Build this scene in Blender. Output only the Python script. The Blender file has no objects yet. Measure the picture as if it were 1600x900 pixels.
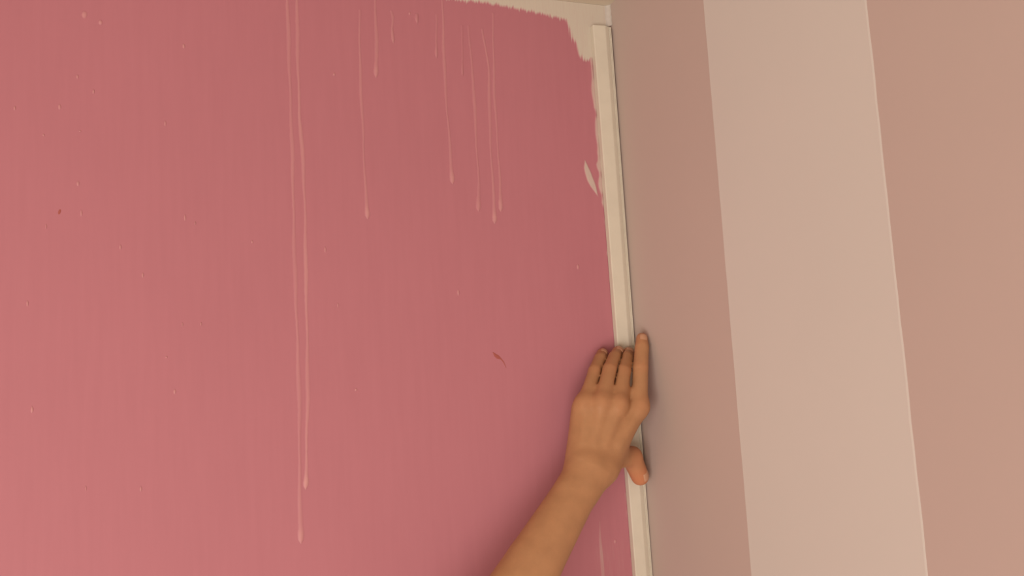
import bpy, bmesh, math, random
import numpy as np
from mathutils import Matrix, Vector

random.seed(7)
rng = np.random.default_rng(7)
scene = bpy.context.scene
C = scene.collection

# ------------------------------------------------------------------ camera
# world: x to the right (right wall at x = 0), y into the wall (back wall at y = 0), z up, metres
YAW, PITCH, ROLL = 0.3675, 0.1199, -0.0577
fwd = Vector((math.sin(YAW) * math.cos(PITCH), math.cos(YAW) * math.cos(PITCH), math.sin(PITCH)))
rgt = Vector((math.cos(YAW), -math.sin(YAW), 0.0))
upv = rgt.cross(fwd)
r2 = math.cos(ROLL) * rgt + math.sin(ROLL) * upv
u2 = -math.sin(ROLL) * rgt + math.cos(ROLL) * upv
cam_data = bpy.data.cameras.new('camera')
cam_data.sensor_width = 36.0
cam_data.lens = 36.0 * 1400.0 / 1600.0
cam_data.clip_start = 0.02
cam = bpy.data.objects.new('camera', cam_data)
C.objects.link(cam)
M = Matrix((( r2.x, u2.x, -fwd.x, -0.544),
            ( r2.y, u2.y, -fwd.y, -1.0),
            ( r2.z, u2.z, -fwd.z, 1.898),
            (0, 0, 0, 1)))
cam.matrix_world = M
scene.camera = cam

# ------------------------------------------------------------------ light
world = bpy.data.worlds.new('world')
scene.world = world
world.use_nodes = True
bg = world.node_tree.nodes['Background']
bg.inputs['Color'].default_value = (1.0, 0.84, 0.54, 1)
bg.inputs['Strength'].default_value = 0.47

def area(name, loc, target, sx, sy, power, col):
    d = bpy.data.lights.new(name, 'AREA')
    d.shape = 'RECTANGLE'; d.size = sx; d.size_y = sy
    d.energy = power; d.color = col
    o = bpy.data.objects.new(name, d); C.objects.link(o)
    o.location = loc
    o.rotation_euler = (Vector(target) - Vector(loc)).to_track_quat('-Z', 'Y').to_euler()
    return o
area('window_daylight', (-1.85, -2.35, 0.85), (-0.4, 0, 1.8), 2.0, 1.5, 76, (1.0, 0.89, 0.81))

vs = scene.view_settings
vs.view_transform = 'Standard'
vs.look = 'None'
vs.gamma = 1.0
vs.use_curve_mapping = False
vs.exposure = -0.12

# ------------------------------------------------------------------ materials
PINK = (0.462, 0.177, 0.213)
CREAM = (0.59, 0.53, 0.45)
def mat(name):
    m = bpy.data.materials.new(name); m.use_nodes = True
    nt = m.node_tree
    return m, nt, nt.nodes['Principled BSDF']

def noise(nt, scale, detail=3.0, stretch=(1, 1, 1), rough=0.55):
    tc = nt.nodes.new('ShaderNodeTexCoord')
    mp = nt.nodes.new('ShaderNodeMapping'); mp.inputs['Scale'].default_value = stretch
    n = nt.nodes.new('ShaderNodeTexNoise')
    n.inputs['Scale'].default_value = scale; n.inputs['Detail'].default_value = detail
    n.inputs['Roughness'].default_value = rough
    nt.links.new(tc.outputs['Object'], mp.inputs['Vector'])
    nt.links.new(mp.outputs['Vector'], n.inputs['Vector'])
    return n.outputs['Fac']

def ramp(nt, fac, stops):
    r = nt.nodes.new('ShaderNodeValToRGB')
    els = r.color_ramp.elements
    while len(els) < len(stops): els.new(0.5)
    for e, (p, c) in zip(els, stops):
        e.position = p; e.color = (c[0], c[1], c[2], 1)
    nt.links.new(fac, r.inputs['Fac'])
    return r.outputs['Color']

def mixc(nt, fac, a, b, mode='MIX'):
    x = nt.nodes.new('ShaderNodeMix'); x.data_type = 'RGBA'; x.blend_type = mode
    for k, v in (('Factor', fac),):
        if hasattr(v, 'is_linked'): nt.links.new(v, x.inputs[0])
        else: x.inputs[0].default_value = v
    for i, v in ((6, a), (7, b)):
        if hasattr(v, 'is_linked'): nt.links.new(v, x.inputs[i])
        else: x.inputs[i].default_value = (v[0], v[1], v[2], 1)
    return x.outputs[2]

def mathn(nt, op, a, b=0.0, clamp=False):
    x = nt.nodes.new('ShaderNodeMath'); x.operation = op; x.use_clamp = clamp
    for i, v in enumerate((a, b)):
        if hasattr(v, 'is_linked'): nt.links.new(v, x.inputs[i])
        else: x.inputs[i].default_value = v
    return x.outputs[0]

def bump(nt, bsdf, height, strength, dist):
    b = nt.nodes.new('ShaderNodeBump')
    b.inputs['Strength'].default_value = strength; b.inputs['Distance'].default_value = dist
    nt.links.new(height, b.inputs['Height'])
    nt.links.new(b.outputs['Normal'], bsdf.inputs['Normal'])

def scaled(c, k): return tuple(min(1.0, v * k) for v in c)

def pink_colour(nt):
    big = noise(nt, 3.2, 3, (1, 1, 0.8))
    c1 = ramp(nt, big, [(0.3, scaled(PINK, 0.975)), (0.7, scaled(PINK, 1.03))])
    streak = noise(nt, 60, 4, (2.2, 1, 0.16))
    s = ramp(nt, streak, [(0.3, (0.982, 0.975, 0.98)), (0.7, (1.014, 1.02, 1.02))])
    return mixc(nt, 1.0, c1, s, 'MULTIPLY'), streak

def make_wall(name, col, streaky=False, rough=0.62):
    m, nt, b = mat(name)
    if streaky:
        c, h = pink_colour(nt)
    else:
        n = noise(nt, 2.6, 3)
        c = ramp(nt, n, [(0.3, scaled(col, 0.98)), (0.7, scaled(col, 1.02))])
        h = noise(nt, 160, 3, (1, 1, 0.6))
    nt.links.new(c, b.inputs['Base Color'])
    b.inputs['Roughness'].default_value = rough
    b.inputs['Specular IOR Level'].default_value = 0.25
    bump(nt, b, h, 0.10, 0.0006)
    return m

m_pink = make_wall('pink_emulsion', PINK, True)
m_mauve = make_wall('mauve_emulsion', (0.52, 0.42, 0.38))
m_beige = make_wall('cream_emulsion', (0.62, 0.59, 0.545))
m_ceiling = make_wall('ceiling_white', (0.61, 0.54, 0.43))
m_filler = make_wall('filler_white', (0.55, 0.50, 0.46))

def thin_paint(name, over):
    """paint of varying film thickness: where the film is thin the pink coat shows through"""
    m, nt, b = mat(name)
    base, st = pink_colour(nt)
    at = nt.nodes.new('ShaderNodeAttribute'); at.attribute_name = 'film'
    br = noise(nt, 300, 3, (1.5, 1, 0.12))
    f = mathn(nt, 'ADD', at.outputs['Fac'], mathn(nt, 'MULTIPLY', mathn(nt, 'SUBTRACT', br, 0.5), 0.5))
    e = mathn(nt, 'MULTIPLY', at.outputs['Fac'], 8.0, True)
    f = mathn(nt, 'MULTIPLY', f, e, True)
    nt.links.new(mixc(nt, f, base, over), b.inputs['Base Color'])
    b.inputs['Roughness'].default_value = 0.6
    b.inputs['Specular IOR Level'].default_value = 0.25
    bump(nt, b, br, 0.12, 0.0006)
    return m
m_primer = thin_paint('white_undercoat', CREAM)

def drip_mat():
    m, nt, b = mat('pale_drip_paint')
    base, st = pink_colour(nt)
    at = nt.nodes.new('ShaderNodeAttribute'); at.attribute_name = 'film'
    nt.links.new(mixc(nt, at.outputs['Fac'], base, (0.62, 0.32, 0.31)), b.inputs['Base Color'])
    b.inputs['Roughness'].default_value = 0.5
    b.inputs['Specular IOR Level'].default_value = 0.25
    return m
m_drip = drip_mat()

def plain(name, col, rough=0.5, spec=0.3):
    m, nt, b = mat(name)
    n = noise(nt, 40, 3)
    nt.links.new(ramp(nt, n, [(0.3, scaled(col, 0.97)), (0.7, scaled(col, 1.03))]), b.inputs['Base Color'])
    b.inputs['Roughness'].default_value = rough
    b.inputs['Specular IOR Level'].default_value = spec
    return m
m_trim = plain('white_primed_moulding', (0.645, 0.60, 0.50), 0.45)
m_edge = plain('white_primed_bead', (0.645, 0.60, 0.50), 0.45)
m_floor = plain('floor_boards', (0.30, 0.20, 0.12), 0.5)
m_scuff = plain('brown_scuff', (0.36, 0.10, 0.085), 0.7)
m_nail = plain('fingernail', (0.54, 0.30, 0.185), 0.42, 0.35)

def skin_mat():
    m, nt, b = mat('skin')
    base = (0.435, 0.226, 0.112); red = (0.58, 0.20, 0.10)
    n = noise(nt, 55, 4)
    c = ramp(nt, n, [(0.3, scaled(base, 0.93)), (0.7, scaled(base, 1.06))])
    at = nt.nodes.new('ShaderNodeAttribute'); at.attribute_name = 'flush'
    c = mixc(nt, at.outputs['Fac'], c, red)
    mo = nt.nodes.new('ShaderNodeAttribute'); mo.attribute_name = 'mole'
    c = mixc(nt, mo.outputs['Fac'], c, (0.22, 0.09, 0.05))
    nt.links.new(c, b.inputs['Base Color'])
    b.inputs['Roughness'].default_value = 0.47
    b.inputs['Specular IOR Level'].default_value = 0.28
    b.inputs['Subsurface Weight'].default_value = 0.06
    b.inputs['Subsurface Radius'].default_value = (0.006, 0.0025, 0.0012)
    b.inputs['Subsurface Scale'].default_value = 1.0
    fine = noise(nt, 420, 3)
    bump(nt, b, fine, 0.16, 0.0006)
    return m
m_skin = skin_mat()

# ------------------------------------------------------------------ helpers
def mesh_obj(name, verts, faces, material, parent=None, smooth=False, attrs=None):
    me = bpy.data.meshes.new(name)
    me.from_pydata([tuple(v) for v in verts], [], [tuple(f) for f in faces])
    me.validate()
    for k, vals in (attrs or {}).items():
        a = me.attributes.new(k, 'FLOAT', 'POINT')
        a.data.foreach_set('value', np.asarray(vals, dtype=np.float32))
    if smooth:
        me.polygons.foreach_set('use_smooth', [True] * len(me.polygons))
    me.materials.append(material)
    me.update()
    o = bpy.data.objects.new(name, me); C.objects.link(o)
    if parent: o.parent = parent
    return o

def box(name, lo, hi, material, parent=None):
    (a, b, c), (d, e, f) = lo, hi
    v = [(a,b,c),(d,b,c),(d,e,c),(a,e,c),(a,b,f),(d,b,f),(d,e,f),(a,e,f)]
    q = [(0,3,2,1),(4,5,6,7),(0,1,5,4),(1,2,6,5),(2,3,7,6),(3,0,4,7)]
    return mesh_obj(name, v, q, material, parent)

def structure(o, label):
    o['kind'] = 'structure'; o['label'] = label
    return o

# ------------------------------------------------------------------ the room
wall_back = structure(box('wall_back', (-3.4, 0.0, 0.0), (0.1, 0.1, 2.4), m_pink), 'pink painted wall with pale drips running down it')
wall_right = structure(box('wall_right', (0.0, -4.0, 0.0), (0.1, 0.0, 2.4), m_mauve), 'side wall painted in wide mauve and cream stripes')
ceiling = structure(box('ceiling', (-3.4, -4.0, 2.4), (0.1, 0.1, 2.5), m_ceiling), 'off white ceiling above the pink wall')
floor = structure(box('floor', (-3.4, -4.0, -0.1), (0.1, 0.1, 0.0), m_floor), 'brown boarded floor')

# cream stripes on the side wall, brushed edges slightly uneven
def stripe(y0t, y0b, y1t, y1b, name='painted_stripe'):
    n = 120
    V, Fc = [], []
    for i in range(n + 1):
        z = 2.4 * i / n
        k = (z - 1.7059) / (2.3106 - 1.7059)
        ya = y0b + (y0t - y0b) * k + random.uniform(-0.00025, 0.00025)
        yb = y1b + (y1t - y1b) * k + random.uniform(-0.0004, 0.0004)
        e = 0.00035
        V += [(0.0, ya, z), (-e, ya - 0.0006, z), (-e * 0.75, ya - 0.006, z), (-e * 0.75, yb + 0.010, z), (-e * 0.8, yb + 0.002, z), (0.0, yb, z)]
        if i:
            a = (i - 1) * 6; b = i * 6
            for j in range(5):
                Fc.append((a + j, a + j + 1, b + j + 1, b + j))
    o = mesh_obj(name, V, Fc, m_beige, wall_right); o['label'] = 'wide cream stripe on the mauve wall'
    return o
stripe(-0.2137, -0.2106, -0.4455, -0.4433)
for y in (-0.666, -1.12):
    stripe(y, y, y - 0.232, y - 0.232)

DRIPS = [
    (3.6, 1, 0.3, [(-415.3, 2409.8), (-414.4, 2363.4), (-414.3, 2287.0), (-413.8, 2174.9), (-414.7, 2065.7), (-414.0, 1966.3), (-413.9, 1896.7), (-415.9, 1828.5), (-416.6, 1754.7)]),
    (3.6, 1.2, 0.36, [(-403.7, 2411.3), (-403.6, 2364.6), (-404.6, 2303.0), (-404.6, 2227.4), (-402.0, 2168.0), (-401.6, 2109.2), (-403.0, 2036.9), (-403.3, 1980.0), (-404.7, 1910.0), (-407.6, 1855.1), (-409.6, 1811.0)]),
    (2.9, 1, 0.3, [(-331.1, 2360.6), (-332.4, 2325.0), (-333.4, 2278.0), (-332.7, 2216.4), (-332.8, 2155.5), (-330.8, 2108.2)]),
    (3.6, 1, 0.28, [(-311.7, 2406.7), (-312.2, 2374.6), (-312.5, 2326.8), (-314.5, 2277.9)]),
    (3.6, 1, 0.32, [(-293.3, 2363.0), (-291.2, 2355.9), (-293.4, 2340.5), (-291.9, 2322.4)]),
    (2.9, 0.9, 0.22, [(-261.8, 2362.2), (-262.1, 2355.7), (-261.6, 2349.3)]),
    (2.9, 1, 0.2, [(-236.8, 2364.7), (-238.4, 2333.7), (-239.6, 2307.7)]),
    (3.2, 1, 0.3, [(-228.6, 2400.1), (-228.6, 2367.2), (-229.8, 2326.3), (-230.3, 2269.8), (-229.0, 2230.0), (-227.9, 2190.4), (-227.4, 2152.8)]),
    (2.5, 0.8, 0.14, [(-204.7, 2353.2), (-206.5, 2320.2), (-207.4, 2287.6)]),
    (3.2, 1, 0.26, [(-196.4, 2354.0), (-195.0, 2304.9), (-193.9, 2264.3), (-194.5, 2207.9), (-193.9, 2160.1), (-196.2, 2119.9)]),
    (3.2, 1, 0.32, [(-179.0, 2351.6), (-176.0, 2331.1), (-172.8, 2298.4), (-175.3, 2241.1), (-176.5, 2176.7), (-175.5, 2136.9), (-176.6, 2105.3)]),
    (2.9, 1, 0.3, [(-163.4, 2374.0), (-165.5, 2323.8), (-167.5, 2274.2), (-167.0, 2225.4), (-166.6, 2177.0), (-167.4, 2120.4)]),
]
SPECKS = [(-625.3, 2324.1, 5.8, 8.6), (-609.9, 2317.1, 4.3, 5.8), (-527.0, 2298.2, 2.9, 5.8), (-632.0, 2255.4, 2.2, 5.0), (-616.8, 2240.4, 2.2, 5.8), (-648.7, 2221.7, 2.9, 6.5), (-689.7, 2217.8, 2.2, 5.0), (-546.8, 2209.7, 2.2, 6.5), (-629.5, 2196.8, 2.2, 2.2), (-663.3, 2190.9, 2.2, 2.9), (-363.9, 2278.8, 2.9, 4.3), (-368.6, 2009.9, 1.8, 5.8), (-631.3, 2140.9, 2.9, 5.8), (-628.3, 2110.0, 2.2, 7.2), (-660.6, 2095.5, 1.4, 5.8), (-528.1, 2107.0, 2.2, 7.2), (-517.9, 2100.9, 1.4, 5.0), (-591.6, 2074.8, 2.2, 5.8), (-459.5, 2081.2, 2.2, 3.6), (-570.3, 2045.1, 2.2, 5.8), (-676.8, 2017.3, 2.2, 6.5), (-532.1, 1992.5, 1.4, 5.0), (-513.7, 1992.7, 1.8, 4.3), (-548.2, 1958.8, 2.2, 2.9), (-540.5, 1922.6, 2.9, 5.8), (-672.2, 1911.9, 2.9, 7.2), (-624.2, 1831.5, 1.4, 5.8), (-573.7, 1826.3, 2.2, 5.8), (-227.0, 2022.5, 2.9, 8.6), (-380.7, 2073.0, 2.2, 7.2), (-351.9, 1915.0, 2.9, 3.6), (-69.7, 2052.6, 3.6, 7.2), (-270.6, 2362.1, 2.9, 4.3), (-44.7, 1716.8, 3.6, 5.8)]
CHIP = (-648.4, 2110.9)
SCUFF = [(-188.0, 1951.0), (-185.0, 1947.1), (-181.9, 1944.8), (-178.0, 1942.3), (-175.0, 1938.4), (-172.2, 1931.5)]
PATCH_LOW = [(-300.5, 2395.9), (-253.4, 2389.1), (-221.1, 2386.1), (-173.7, 2386.3), (-145.7, 2384.2), (-111.2, 2381.1), (-84.9, 2377.8), (-63.5, 2374.8), (-58.9, 2363.2), (-57.0, 2352.1), (-51.2, 2344.1), (-47.7, 2329.7), (-42.8, 2322.4), (-28.9, 2324.4), (-6.5, 2327.2)]
SMEAR = [(-49.9, 2189.9), (-48.8, 2179.9), (-44.5, 2165.1), (-39.1, 2152.8), (-34.5, 2142.1)]
EDGE = [(-31.2, 2331.1), (-29.9, 2275.4), (-29.4, 2232.9), (-30.0, 2165.6), (-28.7, 2124.0), (-27.8, 2066.4)]
EDGE2 = [(-26.2, 1772.8), (-26.7, 1734.6), (-24.8, 1704.0), (-25.0, 1670.1)]
STREAK = [(-63.4, 1742.1), (-64.3, 1719.7), (-63.7, 1693.4), (-64.0, 1656.3)]

# pale runs of paint down the pink wall: raised beads, each one a part
def drip(width, strength, film, pts):
    P = np.array(pts) / 1000.0
    seg = np.r_[0, np.cumsum(np.hypot(*np.diff(P, axis=0).T))]
    n = max(8, int(seg[-1] / 0.004))
    s = np.linspace(0, seg[-1], n)
    # smooth interpolation of the run
    x = np.interp(s, seg, P[:, 0]); z = np.interp(s, seg, P[:, 1])
    ker = np.array([1, 2, 3, 2, 1]) / 9.0
    if n > 12:
        xp = np.pad(x, 2, mode='edge'); x = np.convolve(xp, ker, 'valid')
    x = x + 0.0003 * np.sin(s * 90 + width * 7) + rng.normal(0, 0.00008, n)
    end = seg[-1] - s
    w = width / 1000.0 * (0.80 + 0.22 * np.sin(s * 47 + width) + rng.normal(0, 0.05, n))
    bead = np.exp(-((end - 0.008) / 0.007) ** 2)
    w = w * (1 + 0.45 * bead) * np.clip(end / 0.004, 0.15, 1)
    start = np.clip(s / 0.03, 0, 1)
    f = film * strength * (0.55 + 0.45 * start) * (1 + 0.9 * bead)
    if seg[-1] < 0.05: f[:] = film * (0.6 + 0.6 * np.linspace(0, 1, n))
    f *= 1 + 0.18 * np.sin(s * 33 + film * 40)
    prof = [(-0.75, 0.0, 0.0), (-0.38, 0.55, 0.75), (0.0, 1.0, 1.0), (0.38, 0.55, 0.75), (0.75, 0.0, 0.0)]
    V, Fc, A = [], [], []
    for i in range(n):
        h = 0.00035 + 0.0006 * bead[i]
        for (u, hh, ff) in prof:
            V.append((x[i] + u * w[i], -0.00004 - h * hh, z[i])); A.append(f[i] * ff)
        if i:
            a = (i - 1) * 5; b = i * 5
            for j in range(4): Fc.append((a + j, b + j, b + j + 1, a + j + 1))
    return mesh_obj('paint_drip', V, Fc, m_drip, wall_back, True, {'film': A})
for d in DRIPS: drip(*d)

# splashed specks of pale paint, too small to pick apart: one part
V, Fc, A = [], [], []
for (x, z, w, h) in SPECKS:
    k = len(V); x /= 1000; z /= 1000; w /= 1000; h /= 1000
    V.append((x, -0.0008, z)); A.append(0.62)
    for rr, dep, fl in ((0.28, 0.0006, 0.45), (0.52, 0.00004, 0.0)):
        for j in range(10):
            a = j * math.tau / 10
            V.append((x + rr * w * math.cos(a) * random.uniform(.85, 1.15), -dep, z + rr * h * math.sin(a))); A.append(fl)
    for j in range(10):
        j2 = (j + 1) % 10
        Fc.append((k, k + 1 + j, k + 1 + j2)); Fc.append((k + 1 + j, k + 11 + j, k + 11 + j2, k + 1 + j2))
sp = mesh_obj('paint_specks', V, Fc, m_drip, wall_back, True, {'film': A}); sp['kind'] = 'stuff'

# brushed areas of white undercoat
def film_sheet(name, x0, x1, z0, z1, step, cov, material=None, height=0.0005):
    nx = int(round((x1 - x0) / step)) + 1; nz = int(round((z1 - z0) / step)) + 1
    X, Z = np.meshgrid(np.linspace(x0, x1, nx), np.linspace(z0, z1, nz), indexing='ij')
    c = np.clip(cov(X, Z), 0, 1)
    Y = -0.00006 - height * np.clip(c * 1.5, 0, 1)
    idx = np.arange(nx * nz).reshape(nx, nz)
    q = np.stack([idx[:-1, :-1], idx[1:, :-1], idx[1:, 1:], idx[:-1, 1:]], -1).reshape(-1, 4)
    cm = c.ravel()
    q = q[(cm[q] > 0.004).any(1)]
    used, inv = np.unique(q.ravel(), return_inverse=True)
    V = np.stack([X.ravel(), Y.ravel(), Z.ravel()], 1)[used] / 1000.0
    V[:, 1] = Y.ravel()[used]
    return mesh_obj(name, V, inv.reshape(-1, 4), material or m_primer, wall_back, True, {'film': cm[used]})

def poly_dist(X, Z, pts):
    best = np.full(X.shape, 1e9); tt = np.zeros(X.shape)
    n = len(pts) - 1
    for i in range(n):
        ax, az = pts[i]; bx, bz = pts[i + 1]
        dx, dz = bx - ax, bz - az
        t = np.clip(((X - ax) * dx + (Z - az) * dz) / (dx * dx + dz * dz), 0, 1)
        d = np.hypot(X - ax - t * dx, Z - az - t * dz)
        m = d < best
        best = np.where(m, d, best); tt = np.where(m, (i + t) / n, tt)
    return best, tt

def smooth01(v):
    v = np.clip(v, 0, 1); return v * v * (3 - 2 * v)

PL = np.array(PATCH_LOW)
def patch_cov(X, Z):
    low = np.interp(X, PL[:, 0], PL[:, 1], left=2397.5)
    d, t = poly_dist(X, Z, PATCH_LOW)
    sd = np.where(Z > low, d, -d)
    col = np.round(X / 0.8).astype(int)
    br = np.random.default_rng(3).normal(0, 1, 4000)
    off = 0.9 * br[col % 4000] + 0.7 * np.sin(X * 0.55) + 0.8 * np.sin(X * 1.7 + 1)
    return smooth01((sd + 2.2 - off) / 4.6)
film_sheet('white_paint_patch', -420, -1.0, 2318, 2399.8, 0.8, patch_cov)['label'] = 'brushed white undercoat along the ceiling and corner'

def smear_cov(X, Z):
    d, t = poly_dist(X, Z, SMEAR)
    w = 0.6 + 4.6 * np.sin(np.clip(t, 0, 1) * math.pi * 0.95 + 0.12) ** 1.2
    return 0.75 * smooth01((w - d) / 2.2)
film_sheet('paint_smear', -58, -30.5, 2136, 2196, 0.6, smear_cov)

RZ = np.arange(1600, 2450, 5.0); RN = np.convolve(np.random.default_rng(11).normal(0, 1.5, len(RZ)), [.25, .5, .25], 'same')
def edge_cov(X, Z):
    d, t = poly_dist(X, Z, EDGE)
    w = 3.2 + np.interp(Z, RZ, RN) - 3.2 * smooth01((t - 0.55) / 0.45)
    return 0.62 * smooth01((w - d) / 2.4)
film_sheet('paint_smear', -42, -24, 2064, 2330, 0.8, edge_cov)

def edge2_cov(X, Z):
    d, t = poly_dist(X, Z, EDGE2)
    w = 1.6 + np.interp(Z, RZ, RN) * 0.7
    return 0.22 * smooth01((w - d) / 3.0)
film_sheet('paint_smear', -36, -23, 1664, 1780, 0.8, edge2_cov)

STREAK = STREAK + [(-63.8, 1620.0), (-63.0, 1585.0)]
def streak_cov(X, Z):
    d, t = poly_dist(X, Z, STREAK)
    w = 1.2 + 1.8 * np.sin(t * math.pi)
    return 0.05 * smooth01((24 - np.abs(X + 52)) / 8) * smooth01((1735 - Z) / 30) * smooth01((Z - 1580) / 40) + 0.20 * smooth01((w - d) / 1.8)
film_sheet('paint_smear', -76, -30, 1575, 1748, 0.8, streak_cov)

# brown scuff with a thin tail, and a dark chip further left
V, Fc = [], []
ws = [0.3, 2.4, 2.9, 1.0, 0.8, 0.25]
P = np.array(SCUFF)
Pi = np.stack([np.interp(np.linspace(0, 5, 26), range(6), P[:, k]) for k in (0, 1)], 1); wi = np.interp(np.linspace(0, 5, 26), range(6), ws)
for i in range(26):
    t = Pi[min(i + 1, 25)] - Pi[max(i - 1, 0)]; t = t / np.hypot(*t); nrm = np.array((-t[1], t[0]))
    for sgn, dep in ((1, .00005), (0.3, .0003), (-0.3, .0003), (-1, .00005)):
        p = Pi[i] + nrm * wi[i] * sgn * 0.8
        V.append((p[0] / 1000, -dep, p[1] / 1000))
    if i:
        for j in range(3): Fc.append((4*i - 4 + j, 4*i + j, 4*i + j + 1, 4*i - 3 + j))
o = mesh_obj('scuff_mark', V, Fc, m_scuff, wall_back, True); o['label'] = 'small brown scuff with a curved tail'
V = [(CHIP[0] / 1000, -0.0005, CHIP[1] / 1000)]
for j in range(10):
    a = j * math.tau / 10
    V.append((CHIP[0] / 1000 + 0.0013 * math.cos(a) + 0.0006 * math.sin(a), -0.00005, CHIP[1] / 1000 + 0.0028 * math.sin(a)))
mesh_obj('paint_chip', V, [(0, 1 + j, 1 + (j + 1) % 10) for j in range(10)], m_scuff, wall_back, True)

# coved bead of filler left in the corner above the moulding
V, Fc = [], []
for i in range(13):
    z = 2.3715 + 0.0284 * i / 12; R0 = 0.0058 + 0.0006 * math.sin(i * 1.7)
    for j in range(7):
        a = j / 6 * math.pi / 2
        V.append((-R0 + R0 * math.sin(a) - 0.0002, -R0 + R0 * math.cos(a) - 0.0006, z))
    if i:
        for j in range(6): Fc.append((7*i - 7 + j, 7*i - 6 + j, 7*i + j + 1, 7*i + j))
mesh_obj('filler_bead', V, Fc, m_filler, wall_back, True)

# ------------------------------------------------------------------ the moulding strip in the corner
Z0, Z1 = 1.45, 2.3675
def extrude(name, prof, material, parent):
    """prof: (x mm, distance from back wall mm), closed; leans slightly as in the photograph"""
    V, Fc = [], []
    n = len(prof); ns = 24
    for i in range(ns + 1):
        z = Z0 + (Z1 - Z0) * i / ns
        lean = -0.0003 - 0.0021 * (z - Z0) / (Z1 - Z0) + 0.0002 * math.sin(z * 9)
        for (x, d) in prof:
            V.append((x / 1000 * (1 if x > -9.3 else 1 - (0.13 * (Z1 - z) / 0.7) * (-x - 9.3) / 18.1) + lean, -d / 1000, z))
        if i:
            for j in range(n):
                k = (j + 1) % n
                Fc.append((n*i - n + j, n*i - n + k, n*i + k, n*i + j))
    Fc.append(tuple(range(n - 1, -1, -1))); Fc.append(tuple(range(n * ns, n * ns + n)))
    o = mesh_obj(name, V, Fc, material, parent)
    bm = bmesh.new(); bm.from_mesh(o.data); bmesh.ops.recalc_face_normals(bm, faces=bm.faces); bm.to_mesh(o.data); bm.free()
    return o
moulding = bpy.data.objects.new('corner_moulding', None); C.objects.link(moulding)
moulding['label'] = 'narrow off white moulding strip pressed into the corner beside the striped wall'
moulding['category'] = 'moulding'; moulding['kind'] = 'thing'
extrude('face_strip', [(-27.4, 0.7), (-27.4, 8.2), (-26.9, 8.8), (-26.0, 9.1), (-10.6, 10.2), (-9.4, 10.0), (-9.2, 0.7)], m_trim, moulding)
extrude('beaded_edge', [(-9.2, 0.7), (-9.2, 9.7), (-8.4, 9.5), (-5.2, 8.3), (-4.4, 8.0), (-4.1, 7.2), (-3.8, 7.2), (-3.5, 8.0),
                        (-2.9, 8.1), (-2.5, 7.8), (-2.3, 7.0), (-2.0, 7.0), (-1.7, 7.7), (-0.9, 7.9), (-0.5, 7.5), (-0.4, 0.7)], m_edge, moulding)

# ------------------------------------------------------------------ the person's left hand and arm: one continuous surface
H = 1.2                                   # lattice step in mm
LO = np.array((-360.0, -440.0, 1440.0)); HI = np.array((6.0, 6.0, 1986.0))
DIM = np.ceil((HI - LO) / H).astype(int) + 1
BIG = 60.0
AX = [LO[k] + H * np.arange(DIM[k], dtype=np.float32) for k in range(3)]

def new_field(): return np.full(DIM, BIG, dtype=np.float32)
def window(lo, hi):
    a = np.clip(np.floor((lo - LO) / H).astype(int), 0, DIM - 1); b = np.clip(np.ceil((hi - LO) / H).astype(int) + 1, 1, DIM)
    return tuple(slice(int(i), int(j)) for i, j in zip(a, b))
def smin(a, b, k):
    if k <= 0: return np.minimum(a, b)
    h = np.clip(k - np.abs(a - b), 0, None) / k
    return np.minimum(a, b) - h * h * k * 0.25
def cone(Fd, a, b, ra, rb, k, flat=None, fs=1.0):
    """smooth union of a tapered capsule, optionally flattened by fs along the unit vector flat"""
    a = np.asarray(a, np.float64); b = np.asarray(b, np.float64)
    R = max(ra, rb) + k + 6
    w = window(np.minimum(a, b) - R, np.maximum(a, b) + R)
    X = AX[0][w[0]][:, None, None]; Y = AX[1][w[1]][None, :, None]; Zz = AX[2][w[2]][None, None, :]
    ab = b - a; L2 = float(ab @ ab) + 1e-9
    px, py, pz = X - a[0], Y - a[1], Zz - a[2]
    t = np.clip((px * ab[0] + py * ab[1] + pz * ab[2]) / L2, 0, 1)
    qx, qy, qz = px - t * ab[0], py - t * ab[1], pz - t * ab[2]
    r = ra + (rb - ra) * t
    if flat is None:
        d = np.sqrt(qx * qx + qy * qy + qz * qz) - r
    else:
        s = qx * flat[0] + qy * flat[1] + qz * flat[2]
        q2 = qx * qx + qy * qy + qz * qz - s * s
        d = (np.sqrt(q2 + (s * fs) ** 2) - r) / (1 + (fs - 1) * 0.5)
    Fd[w] = smin(Fd[w], d.astype(np.float32), k)

V3 = lambda *a: np.array(a, dtype=np.float64)
unit = lambda v: v / np.linalg.norm(v)
J = {
    'index': [V3(-32.0, -62.0, 1876.8), V3(-20.9, -52.0, 1922.4), V3(-13.0, -44.5, 1947.1), V3(-9.5, -40.0, 1958.2)],
    'middle': [V3(-60.9, -65.0, 1881.4), V3(-41.1, -46.0, 1919.8), V3(-27.6, -31.0, 1935.4), V3(-17.5, -18.0, 1942.1)],
    'ring': [V3(-80.6, -62.0, 1884.0), V3(-57.3, -43.0, 1922.2), V3(-42.1, -29.0, 1936.8), V3(-31.5, -18.0, 1944.2)],
    'pinky': [V3(-96.5, -51.0, 1885.0), V3(-71.3, -32.0, 1921.8), V3(-57.5, -20.0, 1936.4), V3(-48.9, -9.0, 1943.0)],
    'thumb': [V3(-85.5, -60.0, 1808.0), V3(-59.3, -46.0, 1820.6), V3(-30.9, -32.0, 1817.8), V3(-16.1, -21.8, 1793.0)],
}
WR = [V3(-104.4, -66.0, 1809.9), V3(-120.2, -68.0, 1791.6), V3(-186.3, -88.0, 1720.2)]        # wrist, narrow of the wrist, mid forearm
MOLE, MOLE2 = V3(-194.8, -116.0, 1753.0), V3(-168.0, -105.0, 1780.6)
THUMB_UP = V3(0.45, -0.85, 0.12)

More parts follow.
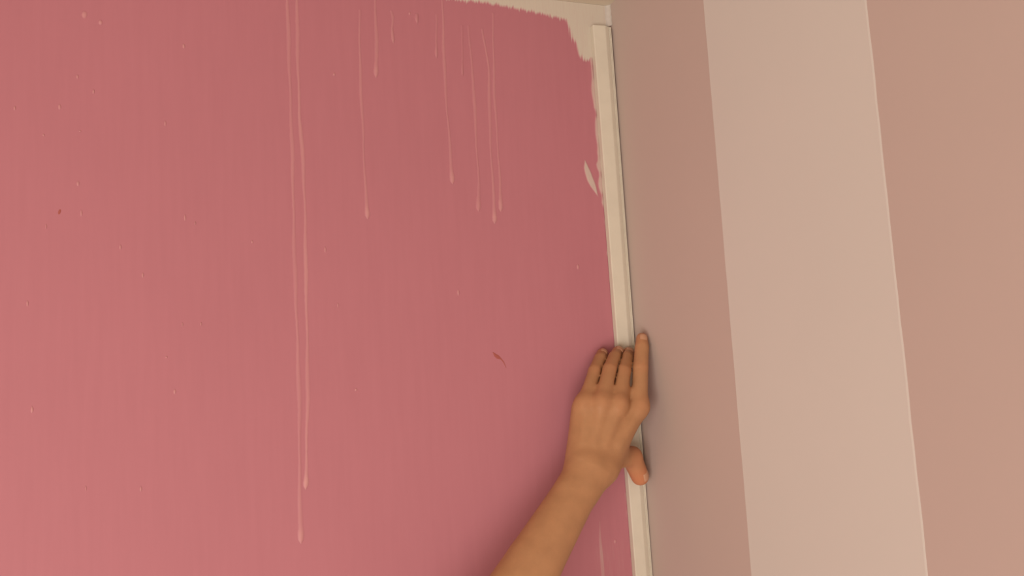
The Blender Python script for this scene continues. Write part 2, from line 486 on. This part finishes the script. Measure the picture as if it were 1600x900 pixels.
n_dorsal = unit(np.cross(J['middle'][0] - WR[0], J['pinky'][0] - J['index'][0]))
if n_dorsal[1] > 0: n_dorsal = -n_dorsal
f_dir = unit(J['middle'][0] - WR[0])
s_dir = np.cross(f_dir, n_dorsal)         # across the hand

palm = new_field()
# forearm, elbow and upper arm
fa = unit(WR[2] - WR[1])
elbow = WR[1] + fa * 235.0
shoulder = elbow + unit(V3(0.08, -0.60, -0.79)) * 215.0
cone(palm, shoulder, elbow, 47, 40, 10)
cone(palm, elbow, WR[2], 41, 31.0, 2, n_dorsal, 1.18)
cone(palm, elbow + V3(0, 8, -6), elbow + V3(0, 2, 0), 34, 36, 18)
cone(palm, WR[2], WR[1], 31.0, 24.6, 2, n_dorsal, 1.18)
cone(palm, WR[1], WR[0], 24.6, 25.0, 3, n_dorsal, 1.25)
# ulna head on the little finger side of the wrist
cone(palm, WR[1] - s_dir * 0 + (J['pinky'][0] - J['index'][0]) * 0.22 + n_dorsal * 8, WR[1] + (J['pinky'][0] - J['index'][0]) * 0.20 + n_dorsal * 7 - fa * 3, 8.5, 8.5, 10)
# metacarpals and palm
across = unit(J['pinky'][0] - J['index'][0])
base = {'index': WR[0] - across * 15, 'middle': WR[0] - across * 5, 'ring': WR[0] + across * 4, 'pinky': WR[0] + across * 11.5}
MR = {'index': 10.5, 'middle': 10.5, 'ring': 10.0, 'pinky': 8.4}
for f in ('index', 'middle', 'ring', 'pinky'):
    m0, m1 = base[f], J[f][0]
    cone(palm, m0 - n_dorsal * 2, m1 - n_dorsal * 2.5, 11.5, MR[f] + 0.3, 11)
    cone(palm, m0 - n_dorsal * 13, m1 - n_dorsal * 11, 11.0, 9.0, 12)
    cone(palm, m1 + n_dorsal * 0.2 - f_dir * 5, m1 + n_dorsal * 0.0 + f_dir * 1, 7.4, 7.4, 9)      # knuckle
    cone(palm, m0 + (m1 - m0) * 0.40 + n_dorsal * 7.6, m1 - (m1 - m0) * 0.12 + n_dorsal * 6.2, 2.0, 2.2, 8)   # extensor tendon
for f, g in (('index', 'middle'), ('middle', 'ring'), ('ring', 'pinky')):                          # webs
    a = J[f][0] + (J[f][1] - J[f][0]) * 0.34; b = J[g][0] + (J[g][1] - J[g][0]) * 0.36
    cone(palm, a * 0.75 + b * 0.25 - n_dorsal * 4, a * 0.25 + b * 0.75 - n_dorsal * 4, 5.5, 5.5, 8)
# little finger side pad and thumb pad
cone(palm, WR[0] + across * 10 - n_dorsal * 8, J['pinky'][0] - across * 1 - n_dorsal * 9 - f_dir * 8, 12.0, 8.5, 10)
T = J['thumb']
cone(palm, WR[1] - across * 6 - n_dorsal * 2, T[0], 15.0, 13.0, 14)
cone(palm, T[0], T[1], 14.0, 12.5, 12)
cone(palm, T[0] + f_dir * 6, (T[1] + J['index'][0]) * 0.5 - n_dorsal * 8 - f_dir * 6, 12.0, 8.0, 14)

FR = {'index': (9.9, 9.2, 8.5, 7.3), 'middle': (9.6, 9.2, 8.6, 7.6), 'ring': (9.6, 9.2, 8.6, 7.6), 'pinky': (8.8, 8.5, 7.9, 7.2), 'thumb': (12.8, 12.6, 12.4, 10.9)}
total = palm.copy()
hw = window(V3(-135, -95, 1850), V3(6, 6, 1986)); fields = {}
for f, pts in J.items():
    g = new_field(); R = FR[f]
    if f == 'thumb':
        pts = pts[1:] ; R = R[1:]
        cone(g, pts[0], pts[1], R[0], R[1], 3)
        cone(g, pts[1], pts[2], R[1], R[2], 4)
    else:
        cone(g, pts[0], pts[1], R[0], R[1], 0.5)
        cone(g, pts[1], pts[2], R[1], R[2], 1.5)
        cone(g, pts[2], pts[3], R[2], R[3], 1.5)
    fields[f] = g[hw].copy()
    m = g < BIG
    idx = np.argwhere(m); lo = idx.min(0); hi = idx.max(0) + 1
    w = tuple(slice(int(i), int(j)) for i, j in zip(lo, hi))
    total[w] = np.minimum(total[w], smin(palm[w], g[w], 8.0))
# the narrow gaps between neighbouring fingers, from the webs outwards
hx = AX[0][hw[0]][:, None, None]; hy = AX[1][hw[1]][None, :, None]; hz = AX[2][hw[2]][None, None, :]
for f, g, k0 in (('index', 'middle', 0.42), ('middle', 'ring', 0.44), ('ring', 'pinky', 0.44)):
    wp = ((J[f][0] + (J[f][1] - J[f][0]) * k0) + (J[g][0] + (J[g][1] - J[g][0]) * k0)) * 0.5 + f_dir * 4
    beyond = (hx - wp[0]) * f_dir[0] + (hy - wp[1]) * f_dir[1] + (hz - wp[2]) * f_dir[2]
    gap = np.minimum(0.8 - np.abs(fields[f] - fields[g]) * 0.5, beyond)
    gap = np.where((fields[f] < 4) & (fields[g] < 4), gap, -9).astype(np.float32)
    total[hw] = np.maximum(total[hw], gap)
# the skin flattens where it is pressed: nothing passes the walls or the strip
def press(Fd, lo, hi, d_fn):
    w = window(lo, hi)
    X = AX[0][w[0]][:, None, None]; Y = AX[1][w[1]][None, :, None]; Zz = AX[2][w[2]][None, None, :]
    Fd[w] = np.maximum(Fd[w], d_fn(X, Y, Zz).astype(np.float32))
big_lo, big_hi = V3(-200, -120, 1700), V3(6, 6, 1986)
press(total, big_lo, big_hi, lambda X, Y, Z: X + 0.4 + 0 * Y + 0 * Z)
press(total, big_lo, big_hi, lambda X, Y, Z: Y + 0.6 + 0 * X + 0 * Z)
press(total, big_lo, big_hi, lambda X, Y, Z: np.minimum(Y + 10.35, X + 30.5) + 0 * Z)

def surface_nets(Fd):
    s = Fd < 0
    nx, ny, nz = Fd.shape
    cnt = np.zeros((nx - 1, ny - 1, nz - 1), np.uint8)
    for i in (0, 1):
        for j in (0, 1):
            for k in (0, 1):
                cnt += s[i:nx - 1 + i, j:ny - 1 + j, k:nz - 1 + k]
    act = (cnt > 0) & (cnt < 8)
    cells = np.argwhere(act)
    vid = np.full(act.shape, -1, np.int32); vid[act] = np.arange(len(cells))
    acc = np.zeros((len(cells), 3)); num = np.zeros(len(cells))
    corners = [(i, j, k) for i in (0, 1) for j in (0, 1) for k in (0, 1)]
    val = {c: Fd[cells[:, 0] + c[0], cells[:, 1] + c[1], cells[:, 2] + c[2]].astype(np.float64) for c in corners}
    for c in corners:
        for ax in range(3):
            if c[ax] == 0:
                d = list(c); d[ax] = 1; d = tuple(d)
                va, vb = val[c], val[d]
                m = (va < 0) != (vb < 0)
                t = np.where(m, va / np.where(m, va - vb, 1), 0)
                p = np.array(c, float)[None, :].repeat(len(cells), 0); p[:, ax] += t
                acc[m] += p[m]; num[m] += 1
    V = cells + acc / num[:, None]
    quads = []
    for ax in range(3):
        a = [slice(None)] * 3; b = [slice(None)] * 3
        a[ax] = slice(0, -1); b[ax] = slice(1, None)
        sa, sb = s[tuple(a)], s[tuple(b)]
        e = np.argwhere(sa != sb)
        o1, o2 = [k for k in range(3) if k != ax]
        e = e[(e[:, o1] > 0) & (e[:, o2] > 0) & (e[:, o1] < Fd.shape[o1] - 1) & (e[:, o2] < Fd.shape[o2] - 1)]
        ins = sa[e[:, 0], e[:, 1], e[:, 2]]
        def cell(d1, d2):
            q = e.copy(); q[:, o1] += d1; q[:, o2] += d2
            return vid[q[:, 0], q[:, 1], q[:, 2]]
        q = np.stack([cell(-1, -1), cell(0, -1), cell(0, 0), cell(-1, 0)], 1)
        flip = ins if ax != 1 else ~ins
        q[~flip] = q[~flip][:, ::-1]
        quads.append(q)
    return V * H + LO, np.concatenate(quads)
AV, AQ = surface_nets(total)
# relax the lattice steps: lightly over the fingers, more over the back of the hand and the forearm
E = np.concatenate([np.stack([AQ[:, i], AQ[:, (i + 1) % 4]], 1) for i in range(4)])
nv = len(AV)
deg = np.maximum(np.bincount(E[:, 0], minlength=nv) + np.bincount(E[:, 1], minlength=nv), 1)
dig = np.full(nv, 1e9)
for f, p in J.items():
    for a, b in zip(p[1:] if f == 'thumb' else p, p[2:] if f == 'thumb' else p[1:]):
        t = np.clip((AV - a) @ (b - a) / ((b - a) @ (b - a)), 0, 1)
        dig = np.minimum(dig, np.linalg.norm(AV - a - t[:, None] * (b - a), axis=1))
along = (AV - WR[0]) @ f_dir
for it in range(60):
    wgt = np.where(dig < 14, 0.0 if it >= 7 else 0.55, np.where(along < 5, 0.55, 0.55 if it < 14 else 0.0))
    acc = np.stack([np.bincount(E[:, 0], AV[E[:, 1], k], nv) + np.bincount(E[:, 1], AV[E[:, 0], k], nv) for k in range(3)], 1) / deg[:, None]
    AV = AV + (acc - AV) * wgt[:, None]
def near(p, rad):
    return np.exp(-(np.linalg.norm(AV - p, axis=1) / rad) ** 2)
# skin folds across the finger joints
for f in ('index', 'middle', 'ring', 'pinky'):
    for jn, offs in ((1, (-2.4, 0.2, 2.6)), (2, (-0.8, 1.2))):
        p = J[f][jn]; ax = unit(J[f][jn + 1] - J[f][jn - 1])
        rel = AV - p
        s_ax = rel @ ax; side = (rel - s_ax[:, None] * ax); rad = np.linalg.norm(side, axis=1) + 1e-9
        dors = np.clip(side @ n_dorsal / rad, 0, 1)
        for o in offs:
            amt = 0.26 * dors * np.exp(-((s_ax - o + 0.02 * (side @ s_dir) ** 2) / 0.75) ** 2) * (rad < 12) * (np.abs(s_ax) < 6)
            AV = AV - side / rad[:, None] * amt[:, None]
flush = np.zeros(len(AV))
for f in ('index', 'middle', 'ring', 'pinky'):
    flush = np.maximum(flush, 0.14 * near(J[f][0] + n_dorsal * 8, 11)); flush = np.maximum(flush, 0.16 * near(J[f][1] + n_dorsal * 6, 8))
    flush = np.maximum(flush, 0.3 * near(J[f][3], 10))
flush = np.maximum(flush, 0.75 * near(T[3], 22)); flush = np.maximum(flush, 0.5 * near(T[2], 18))
mole = near(MOLE, 1.3) + 0.35 * near(MOLE2, 1.6)
person = mesh_obj('person', AV / 1000.0, AQ, m_skin, None, True, {'flush': flush, 'mole': np.clip(mole, 0, 1)})
person['label'] = 'bare left arm and hand pressing the white moulding strip into the corner'
person['category'] = 'person'

# fingernails, curved over the last joint of each finger
def nail(a, b, r, up, length, half):
    ax = unit(b - a); n = unit(up - ax * (up @ ax)); s = np.cross(ax, n)
    V, Fc = [], []
    nu, nv = 8, 8
    for i in range(nu + 1):
        u = i / nu
        t = (u - 0.62) * length
        rr = r + 0.35 - 1.5 * max(0, u - 0.35) ** 2 * 2.0
        for j in range(nv + 1):
            v = j / nv * 2 - 1
            th = half * v * (1.0 - 0.25 * (1 - u) ** 2) ; tt = t - (0.9 * v * v if u < 0.5 else -0.0) + (-(1.2 * v * v) if u > 0.9 else 0)
            p = b + ax * tt + (n * math.cos(th) + s * math.sin(th)) * rr
            V.append(p / 1000.0)
        if i:
            for j in range(nv):
                k = (nv + 1) * i + j; Fc.append((k - nv - 1, k - nv, k + 1, k))
    o = mesh_obj('fingernail', V, Fc, m_nail, person, True)
    md = o.modifiers.new('thickness', 'SOLIDIFY'); md.thickness = 0.0005; md.offset = -1
    return o
for f in ('index', 'middle', 'ring', 'pinky'):
    p = J[f]
    bend = unit(p[2] - p[1]) * 1.0
    up = n_dorsal if f == 'index' else unit(bend + n_dorsal * 0.6)
    nail(p[2], p[3], FR[f][3], up, 9.5, 0.75)
nail(T[2], T[3], FR['thumb'][3], THUMB_UP, 11.0, 0.7)
